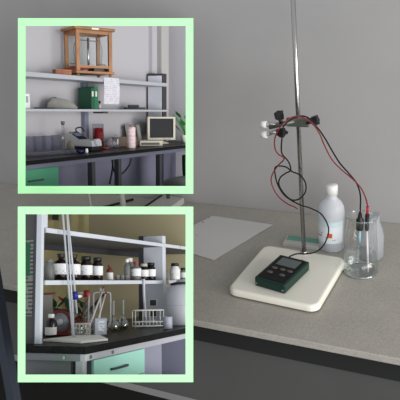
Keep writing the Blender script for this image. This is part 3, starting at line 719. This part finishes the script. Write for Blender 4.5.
# shelf
t = thing('reagent_shelf', 'two tier grey metal reagent shelf with wide posts on the island bench', 'shelf')
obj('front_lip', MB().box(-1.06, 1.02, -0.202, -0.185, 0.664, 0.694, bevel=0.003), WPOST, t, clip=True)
obj('shelf_board', MB().box(-1.06, 1.02, -0.185, 0.42, 0.665, 0.693), mat('shelf_underside_shade', (98, 97, 92), 0.7), t, clip=True)  # board colour darkened to hold the underside shade; pale lip forms the front edge
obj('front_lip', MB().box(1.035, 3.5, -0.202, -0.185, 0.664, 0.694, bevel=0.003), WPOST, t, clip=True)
obj('shelf_board', MB().box(1.035, 3.5, -0.185, 0.42, 0.665, 0.693), mat('shelf_underside_shade', (98, 97, 92), 0.7), t, clip=True)
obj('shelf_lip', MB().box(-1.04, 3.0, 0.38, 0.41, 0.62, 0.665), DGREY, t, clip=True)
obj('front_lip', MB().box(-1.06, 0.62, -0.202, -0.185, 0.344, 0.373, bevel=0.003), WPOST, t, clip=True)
obj('shelf_board', MB().box(-1.06, 0.62, -0.185, -0.01, 0.345, 0.373), mat('shelf_underside_shade', (98, 97, 92), 0.7), t, clip=True)
p = obj('end_post', MB().box(-1.11, -1.082, -0.20, -0.165, 0.0, 1.2), WPOST, t, clip=True)
obj('slot_strip', MB().box(-1.113, -1.11, -0.165, -0.150, 0.02, 1.1), DGREY, p, clip=True)
obj('side_panel', MB().box(-1.105, -1.09, -0.165, 0.40, 0.0, 1.2), mat('charcoal_panel', (74, 74, 74), 0.7), t, clip=True)
obj('gusset', MB().prism([(-0.19, 0.693), (-0.19, 0.78), (-0.10, 0.693)], -1.07, -1.035, 'x'), WPOST, t, clip=True)
p = obj('wide_post', MB().box(0.655, 0.72, -0.19, 0.0, 0.0, 0.765, bevel=0.004), WPOST, t)
obj('post_edge', MB().box(0.65, 0.72, 0.001, 0.045, 0.0, 0.77), DGREY, t)
for z in (0.060, 0.150):
    s_ = obj('socket_plate', MB().box(0.648, 0.655, -0.135, -0.055, z, z + 0.062), WHITE, t)
    obj('socket_face', MB().box(0.646, 0.648, -0.125, -0.065, z + 0.006, z + 0.056), DGREY, s_)
# notice on the side panel
POST = printed('notice_print', (116, 118, 114), (64, 66, 66), 42, 30, axis_word=1, density=0.55)
t = thing('notice_sheet', 'printed grey notice sheet hung on the charcoal shelf end panel', 'notice')
obj('sheet', MB().box(-1.112, -1.108, -0.145, 0.05, 0.16, 0.62), POST, t, clip=True)
obj('green_strip', MB().box(-1.1135, -1.112, -0.122, -0.06, 0.40, 0.60), mat('dark_green_print', (30, 84, 58), 0.7), t, clip=True)

# bottles on the lower shelf
zb = 0.3745
CLEARB = milky('grey_clear_glass', (170, 172, 170), 0.45)
bottle('reagent_jar', 'clear glass stoppered jar next to the row of brown bottles', TR(-0.905, -0.115, zb, -59), 0.033, 0.135, CLEARB, CLEARB, None, 'wide', 'jar')
bottle('brown_bottle', 'brown narrow necked bottle beside the clear stoppered jar', TR(-0.755, -0.10, zb, -62), 0.048, 0.175, BROWN, BLACK, BLAB, 'narrow', group='brown reagent bottles on the island shelf')
bottle('brown_bottle', 'brown narrow necked bottle beside the wide capped brown bottle', TR(-0.605, -0.10, zb, -60), 0.048, 0.175, BROWN, BLACK, BLAB, 'narrow', group='brown reagent bottles on the island shelf')
bottle('brown_bottle', 'larger brown bottle with wide black cap and white label', TR(-0.445, -0.10, zb, -58), 0.046, 0.170, BROWN, BLACK, BLAB, 'wide', group='brown reagent bottles on the island shelf')
bottle('brown_bottle', 'brown bottle with wide black cap next to tiny dropper bottle', TR(-0.300, -0.105, zb, -58), 0.041, 0.166, BROWN, BLACK, BLAB, 'wide', group='brown reagent bottles on the island shelf')
bottle('dropper_bottle', 'tiny dropper bottle with white label and reddish stem', TR(-0.155, -0.125, zb, -58), 0.026, 0.115, mat('reddish_glass', (96, 50, 40), 0.3), mat('brown_red_cap', (110, 50, 44), 0.5), PAPER, 'narrow', lz=(0.04, 0.5))
for k in range(3):
    t = thing('glass_vial', 'short empty clear vial standing in row on island shelf', 'vial', TR(-0.050 + 0.075*k, -0.13, zb), 'short clear vials on the island shelf')
    obj('wall', MB().lathe([(0,0),(0.018,0),(0.019,0.036),(0.020,0.038),(0.017,0.036),(0.016,0.004),(0,0.003)], 14), milky('cloudy_vial', (190, 190, 188), 0.45), t)
bottle('clear_bottle', 'slim clear bottle with tall neck next to the short vials', TR(0.175, -0.095, zb, -58), 0.026, 0.17, CLEARB, WHITE, None, 'narrow')
bottle('clear_bottle', 'clear bottle with white label and red stopper on island shelf', TR(0.245, -0.140, zb, -58), 0.042, 0.15, CLEARB, mat('red_cap', (150, 50, 50), 0.5), BLAB, 'narrow')
bottle('clear_bottle', 'clear bottle with white cap behind the red stoppered bottle', TR(0.300, -0.05, zb, -58), 0.034, 0.185, CLEARB, WHITE, None, 'wide')
bottle('brown_bottle', 'small brown bottle with pale cap beside the wide post', TR(0.415, -0.125, zb, -58), 0.040, 0.14, BROWN, mat('tan_cap', (170, 168, 160), 0.5), BLAB, 'wide', group='brown reagent bottles on the island shelf')
bottle('brown_bottle', 'small brown bottle with black cap in front of wide post', TR(0.520, -0.14, zb, -58), 0.042, 0.15, BROWN, BLACK, BLAB, 'wide', group='brown reagent bottles on the island shelf')
# right shelf piece beyond the post
tag(obj('side_shelf', MB().box(0.755, 2.0, -0.20, -0.01, 0.345, 0.374, bevel=0.003), WPOST, clip=True), 'short grey shelf piece behind the wide post above carboy', 'shelf')
bottle('clear_bottle', 'dim clear bottle with dark stopper right behind the wide post', TR(0.815, -0.125, zb, -58), 0.036, 0.145, CLEARB, DGREY, None, 'narrow')
bottle('white_bottle', 'white plastic bottle with black cap above the big carboy', TR(1.04, -0.135, zb, -58), 0.048, 0.16, WHITE, BLACK, BLAB, 'wide')

bottle('clear_bottle', 'small clear bottle with black cap next to the white bottle', TR(1.22, -0.145, zb, -58), 0.036, 0.12, CLEARB, BLACK, PAPER, 'wide')
# carboy
t = thing('carboy', 'big white translucent plastic carboy standing on the island bench', 'carboy', TR(0.60, -0.40, 0.0, -58) @ Matrix.Scale(1.08, 4))
CB = milky('carboy_plastic', (206, 208, 214), 0.06)
obj('body', MB().lathe([(0,0),(0.128,0),(0.135,0.008),(0.135,0.235),(0.125,0.285),(0.09,0.32),(0.05,0.335),(0.045,0.35)], 32), CB, t, clip=True)
obj('handle', MB().tube([(-0.10,-0.05,0.312),(-0.06,-0.085,0.318),(0.0,-0.098,0.320),(0.06,-0.085,0.318)], 0.010, 8, 4), BLACK, t, clip=True)
obj('fill_line', MB().lathe([(0.1355,0.15),(0.1355,0.154)], 32, cap=False), mat('fill_grey', (170, 172, 182), 0.5), t, clip=True)
t = beaker('plastic_beaker', 'small cloudy plastic beaker in front of the carboy', TR(0.12, -0.475, 0.0), 0.036, 0.09, cat='beaker', n=18, m=milky('cloudy_plastic', (206, 210, 220), 0.25))

# white board with things
t = thing('white_board', 'white flat board lying on the bench corner under the glassware', 'board', TR(-0.755, -0.275, 0.0, 0))
obj('sheet', MB().prism([(-0.20, 0.16), (-0.29, -0.17), (-0.10, -0.24), (0.17, -0.02), (0.10, 0.12)], 0.0, 0.012, 'z'), mat('matt_white_board', (216, 214, 208), 0.7), t)
# bottle with white cap
bottle('brown_bottle', 'brown bottle with white cap and blank white label on island bench', TR(-0.775, -0.045, 0.0125, -60), 0.037, 0.145, BROWN, WHITE, PAPER, 'small', group=None, lz=(0.08, 0.42))
# round instrument
t = thing('round_instrument', 'dark red ringed round instrument with grey dial on island bench', 'instrument', TR(-0.535, 0.055, 0.0, -62) @ Matrix.Scale(0.68, 4))
REDM = mat('dark_red_enamel', (104, 36, 28), 0.35)
obj('base', MB().box(-0.11, 0.11, -0.06, 0.06, 0, 0.03, bevel=0.004), REDM, t)
mm = Matrix.Translation((0.01, 0.0, 0.135)) @ Matrix.Rotation(R_(90), 4, 'X')
obj('drum', MB().lathe([(0,-0.05),(0.10,-0.05),(0.10,0.05),(0,0.05)], 32, mm), mat('grey_drum', (122, 124, 130), 0.4, noise=0.15, nscale=14), t)
obj('ring', MB().tube([(0.01 + 0.108*math.cos(a*PI/16), -0.05, 0.135 + 0.108*math.sin(a*PI/16)) for a in range(32)], 0.014, 8, 1, True), REDM, t)
obj('hub', MB().lathe([(0.035,0.05),(0.030,0.058),(0,0.058)], 20, mm), GREYP, t)
obj('top_cap', MB().box(-0.06, 0.10, -0.045, 0.045, 0.235, 0.262, bevel=0.004), BLACK, t)
tag(obj('red_tray', MB().box(-0.10, 0.12, -0.05, 0.05, 0.0, 0.012), REDM, mtx=TR(-0.45, 0.30, 0.28, -60)), 'thin dark red tray on block behind round instrument', 'tray')
tag(obj('grey_block', MB().box(-0.09, 0.10, -0.05, 0.05, 0.0, 0.279, bevel=0.004), mat('dull_grey_block', (120, 118, 112), 0.7), mtx=TR(-0.45, 0.30, 0.0, -60)), 'dull grey block standing behind the round instrument', 'block')
# tall glass tubes
TUBE = milky('burette_glass', (226, 228, 234), 0.25, 0.15)
def tube_(name, label, a, b_, r):
    t = thing(name, label, 'glass tube', None, 'tall glass tubes leaning on the island shelf')
    obj('tube', MB().rod(a, b_, r, 12), TUBE, t, clip=True)
    return t
T1 = tube_('glass_tube', 'tall white glass tube leaning from white board past shelf', (-0.825, -0.245, 0.014), (-0.985, -0.245, 0.98), 0.0065)
T2 = tube_('glass_tube', 'tall glass tube with blue collar hanging before brown bottles', (-0.745, -0.222, 0.16), (-0.885, -0.222, 0.90), 0.0065)
obj('blue_collar', MB().rod((-0.762, -0.222, 0.25), (-0.771, -0.222, 0.30), 0.017, 12), mat('cobalt_collar', (30, 40, 130), 0.4), T2)
obj('collar_light', MB().rod((-0.742, -0.222, 0.268), (-0.70, -0.222, 0.268), 0.010, 10), WHITE, T2)
T3 = tube_('glass_tube', 'second slim glass tube crossing the leaning white tube', (-0.845, -0.268, 0.014), (-0.965, -0.268, 0.96), 0.0045)
# beakers, racks
beaker('small_beaker', 'low clear beaker with yellowish liquid on the white board', TR(-0.60, -0.15, 0.0125), 0.036, 0.07, water=0.04, n=20)
def wire_stand(label, x, y, w_, h_):
    t = thing('wire_rack', label, 'rack', TR(x, y, 0.0, -58), 'bent wire stands on the island bench')
    obj('wire_loop', MB().tube([(-w_,0,0.006),(-w_,0,h_*0.5),(-w_,0,h_-0.02),(-w_+0.012,0,h_-0.004),(-w_+0.03,0,h_),(w_-0.03,0,h_),(w_-0.012,0,h_-0.004),(w_,0,h_-0.02),(w_,0,h_*0.5),(w_,0,0.006)], 0.006, 8, 3), GREYP, t)
    obj('foot_bar', MB().box(-w_-0.02, w_+0.02, -0.03, 0.03, 0, 0.006), GREYP, t)
    return t
wire_stand('bent wire stand with red capped tubes behind the white rack', -0.27, 0.05, 0.055, 0.285)
wire_stand('bent wire stand with pipettes beside the round flasks', -0.02, 0.02, 0.065, 0.285)
for k, (x, y) in enumerate(((-0.33, -0.03), (-0.295, 0.0), (-0.20, 0.01))):
    t = thing('test_tube', 'slim test tube with red cap behind the white rack', 'test tube', TR(x, y, 0.005, 0, 0, 4 - 5*k), 'red capped test tubes')
    obj('tube', MB().lathe([(0,0),(0.008,0.004),(0.009,0.012),(0.009,0.25)], 10), glass('pale_glass'), t)
    obj('cap', MB().cyl(0.011, 0.25, 0.30, 10), mat('red_cap'), t)
for k, (a, b_) in enumerate((((-0.36, -0.06, 0.004), (-0.14, -0.06, 0.31)), ((-0.14, -0.03, 0.004), (-0.125, -0.03, 0.30)), ((-0.31, -0.09, 0.004), (-0.150, -0.085, 0.27)))):
    t = thing('pipette', ('white pipette leaning over the white slotted rack', 'upright white pipette beside the leaning pipettes', 'shorter white pipette leaning beside the white cup')[k], 'pipette', None, 'white pipettes on the island bench')
    obj('stem', MB().rod(a, b_, 0.005, 8, 0.007), mat('pipette_white', (202, 200, 198), 0.3), t)
    e_ = Vector(b_); d_ = (Vector(b_) - Vector(a)).normalized()
    obj('tip', MB().rod(e_, e_ + d_*0.02, 0.008, 8), mat('red_cap') if k != 1 else WHITE, t)
t = thing('slotted_rack', 'white plastic rack with square slots behind the white cup', 'rack', TR(-0.475, -0.085, 0.0, -58) @ Matrix.Scale(0.85, 4))
b = MB()
for z in (0.0, 0.04, 0.08): b.box(-0.075, 0.075, -0.006, 0.006, z, z + 0.014)
for k in range(6): b.box(-0.075 + k*0.028, -0.065 + k*0.028, -0.006, 0.006, 0.014, 0.08)
b.box(-0.075, 0.075, 0.006, 0.05, 0.0, 0.012)
obj('slotted_face', b, mat('ivory_plastic', (208, 202, 188), 0.5), t)
t = thing('plastic_cup', 'square cloudy plastic cup on the edge of the white board', 'cup', TR(-0.56, -0.285, 0.0125, -50))
b = MB(); w_ = 0.038
b.box(-w_, w_, -w_, -w_+0.003, 0, 0.105); b.box(-w_, w_, w_-0.003, w_, 0, 0.105); b.box(-w_, -w_+0.003, -w_+0.003, w_-0.003, 0, 0.105); b.box(w_-0.003, w_, -w_+0.003, w_-0.003, 0, 0.105); b.box(-w_+0.003, w_-0.003, -w_+0.003, w_-0.003, 0, 0.004)
obj('cup_wall', b, milky('cloudy_plastic'), t)
obj('scale_print', MB().box(-0.022, 0.022, -w_-0.0012, -w_, 0.02, 0.09), printed('cup_scale', (196, 200, 210), (150, 154, 166), 60, 60, density=0.5), t)
# flasks
FG = glass('flask_glass', (226, 228, 222), 0.14, 0.65)
for k, (x, y, lb) in enumerate(((-0.11, -0.13, 'clear long necked flask beside the white cup on bench'), (0.06, -0.12, 'clear long necked flask beside the white wire basket'))):
    t = thing('volumetric_flask', lb, 'flask', TR(x, y, 0.0), 'long necked flasks on the island bench')
    obj('bulb', MB().lathe([(0,0),(0.036,0),(0.046,0.02),(0.044,0.045),(0.030,0.075),(0.013,0.10),(0.011,0.115)], 22), FG, t)
    obj('neck', MB().lathe([(0.011,0.115),(0.010,0.215),(0.013,0.222),(0.010,0.222)], 14, cap=False), milky('neck_glass', (200, 202, 200), 0.5), t)
    obj('liquid', MB().lathe([(0,0.004),(0.034,0.004),(0.043,0.02),(0.041,0.040),(0,0.040)], 20), glass('flask_liquid', (206, 200, 176), 0.12, 0.4), t)
# wire basket
t = thing('wire_basket', 'white coated wire basket rack in front of the wide post', 'basket', TR(0.245, -0.245, 0.0, -50))
L, D_, H_ = 0.115, 0.055, 0.135
for z, r in ((0.012, 0.004), (0.045, 0.003), (H_, 0.004)):
    obj('wire_ring', MB().tube([(-L,-D_,z),(0,-D_,z),(L,-D_,z),(L,0,z),(L,D_,z),(0,D_,z),(-L,D_,z),(-L,0,z)], r, 6, 1, True), WHITE, t)
for k in range(9):
    x = -L + k*(2*L/8)
    hh = H_ if k in (0, 3, 5, 8) else 0.045
    for sy in (-1, 1):
        obj('upright_wire', MB().rod((x, sy*D_, 0.0 if k in (0, 8) else 0.012), (x, sy*D_, hh), 0.003, 6), WHITE, t)
    obj('floor_wire', MB().rod((x, -D_, 0.012), (x, D_, 0.012), 0.0025, 6), WHITE, t)
t = thing('hanging_pipette', 'white bent glass tube hanging below the island shelf', 'glass tube')
obj('tube', MB().tube([(0.235,-0.215,0.385),(0.235,-0.215,0.30),(0.25,-0.21,0.22),(0.30,-0.19,0.16),(0.32,-0.18,0.08)], 0.011, 8, 5), TUBE, t)
obj('hook', MB().rod((0.235,-0.215,0.378),(0.235,-0.19,0.378), 0.006, 8), TUBE, t)
# plants behind
def plant(label, x, y, n, h0, seed, parts_red=0):
    rnd = random.Random(seed)
    t = thing('potted_plant', label, 'plant', TR(x, y, 0.0))
    obj('pot', MB().lathe([(0,0),(0.045,0),(0.058,0.07),(0.05,0.07),(0,0.06)], 16), mat('terracotta_pot', (112, 58, 44), 0.7), t)
    for k in range(n):
        a = rnd.random()*2*PI; el = rnd.uniform(0.05, 0.16); c = Vector((rnd.uniform(.02,.10)*math.cos(a), rnd.uniform(.02,.10)*math.sin(a), 0.07 + rnd.random()*h0))
        lf = MB()
        mt_ = Matrix.Translation(c) @ Matrix.Rotation(a, 4, 'Z') @ Matrix.Rotation(rnd.uniform(0.2, 1.2), 4, 'X')
        lf.prism([(0,0),(0.022,0.02),(0.026,0.05),(0,0.085),(-0.026,0.05),(-0.022,0.02)], -0.0015, 0.0015, 'z', mt_)
        lf.rod((0,0,0.065), c, 0.003, 5)
        obj('leaf', lf, mat('red_leaf', (140, 44, 40), 0.6) if k < parts_red else mat('dark_leaf', (40, 74, 44), 0.6, noise=0.2), t)
plant('dark green potted plant behind the wire stands', -0.14, 0.30, 14, 0.14, 3, 2)
plant('dark potted plant with reddish leaves behind the round flasks', 0.18, 0.34, 14, 0.13, 5, 4)
tag(obj('dark_rod', MB().rod((0.02, 0.20, 0.10), (0.30, 0.20, 0.26), 0.011, 10), BLACK), 'black rod slanting up among the potted plants', 'rod')

# curtain behind the island shelf
t = thing('curtain', 'pleated ochre curtain hanging far behind the brown bottles', 'curtain')
b = MB(); N = 28; d0 = Vector((0.504, -0.863, 0)); f0 = Vector((0.863, 0.504, 0)); c0 = f0 * 1.62 + Vector((-0.42, 0.02, 0)) - d0 * 0.78
rows = []
for z in (-0.1, 1.5):
    rows.append([b.bm.verts.new(c0 + d0 * (0.84 * k / N) + f0 * (0.018 * math.sin(k * 1.6)) + Vector((0, 0, z))) for k in range(N + 1)])
for k in range(N): b.bm.faces.new((rows[0][k], rows[0][k+1], rows[1][k+1], rows[1][k])).smooth = True
cu_ = obj('cloth', b, mat('ochre_cloth', (150, 140, 102), 0.9, spec=0.05, noise=0.05), t, clip=True)

t = thing('wall_speaker', 'small black box fixed high on the ochre curtain wall', 'speaker', Matrix.Translation(c0 + d0 * 0.52 - f0 * 0.07 + Vector((0, 0, 0.985))) @ Matrix.Rotation(R_(-59), 4, 'Z'))
obj('case', MB().box(-0.03, 0.03, -0.03, 0.03, 0.0, 0.075, bevel=0.004), BLACK, t, clip=True)
obj('mount', MB().box(-0.008, 0.008, 0.03, 0.045, 0.03, 0.045), DGREY, t, clip=True)
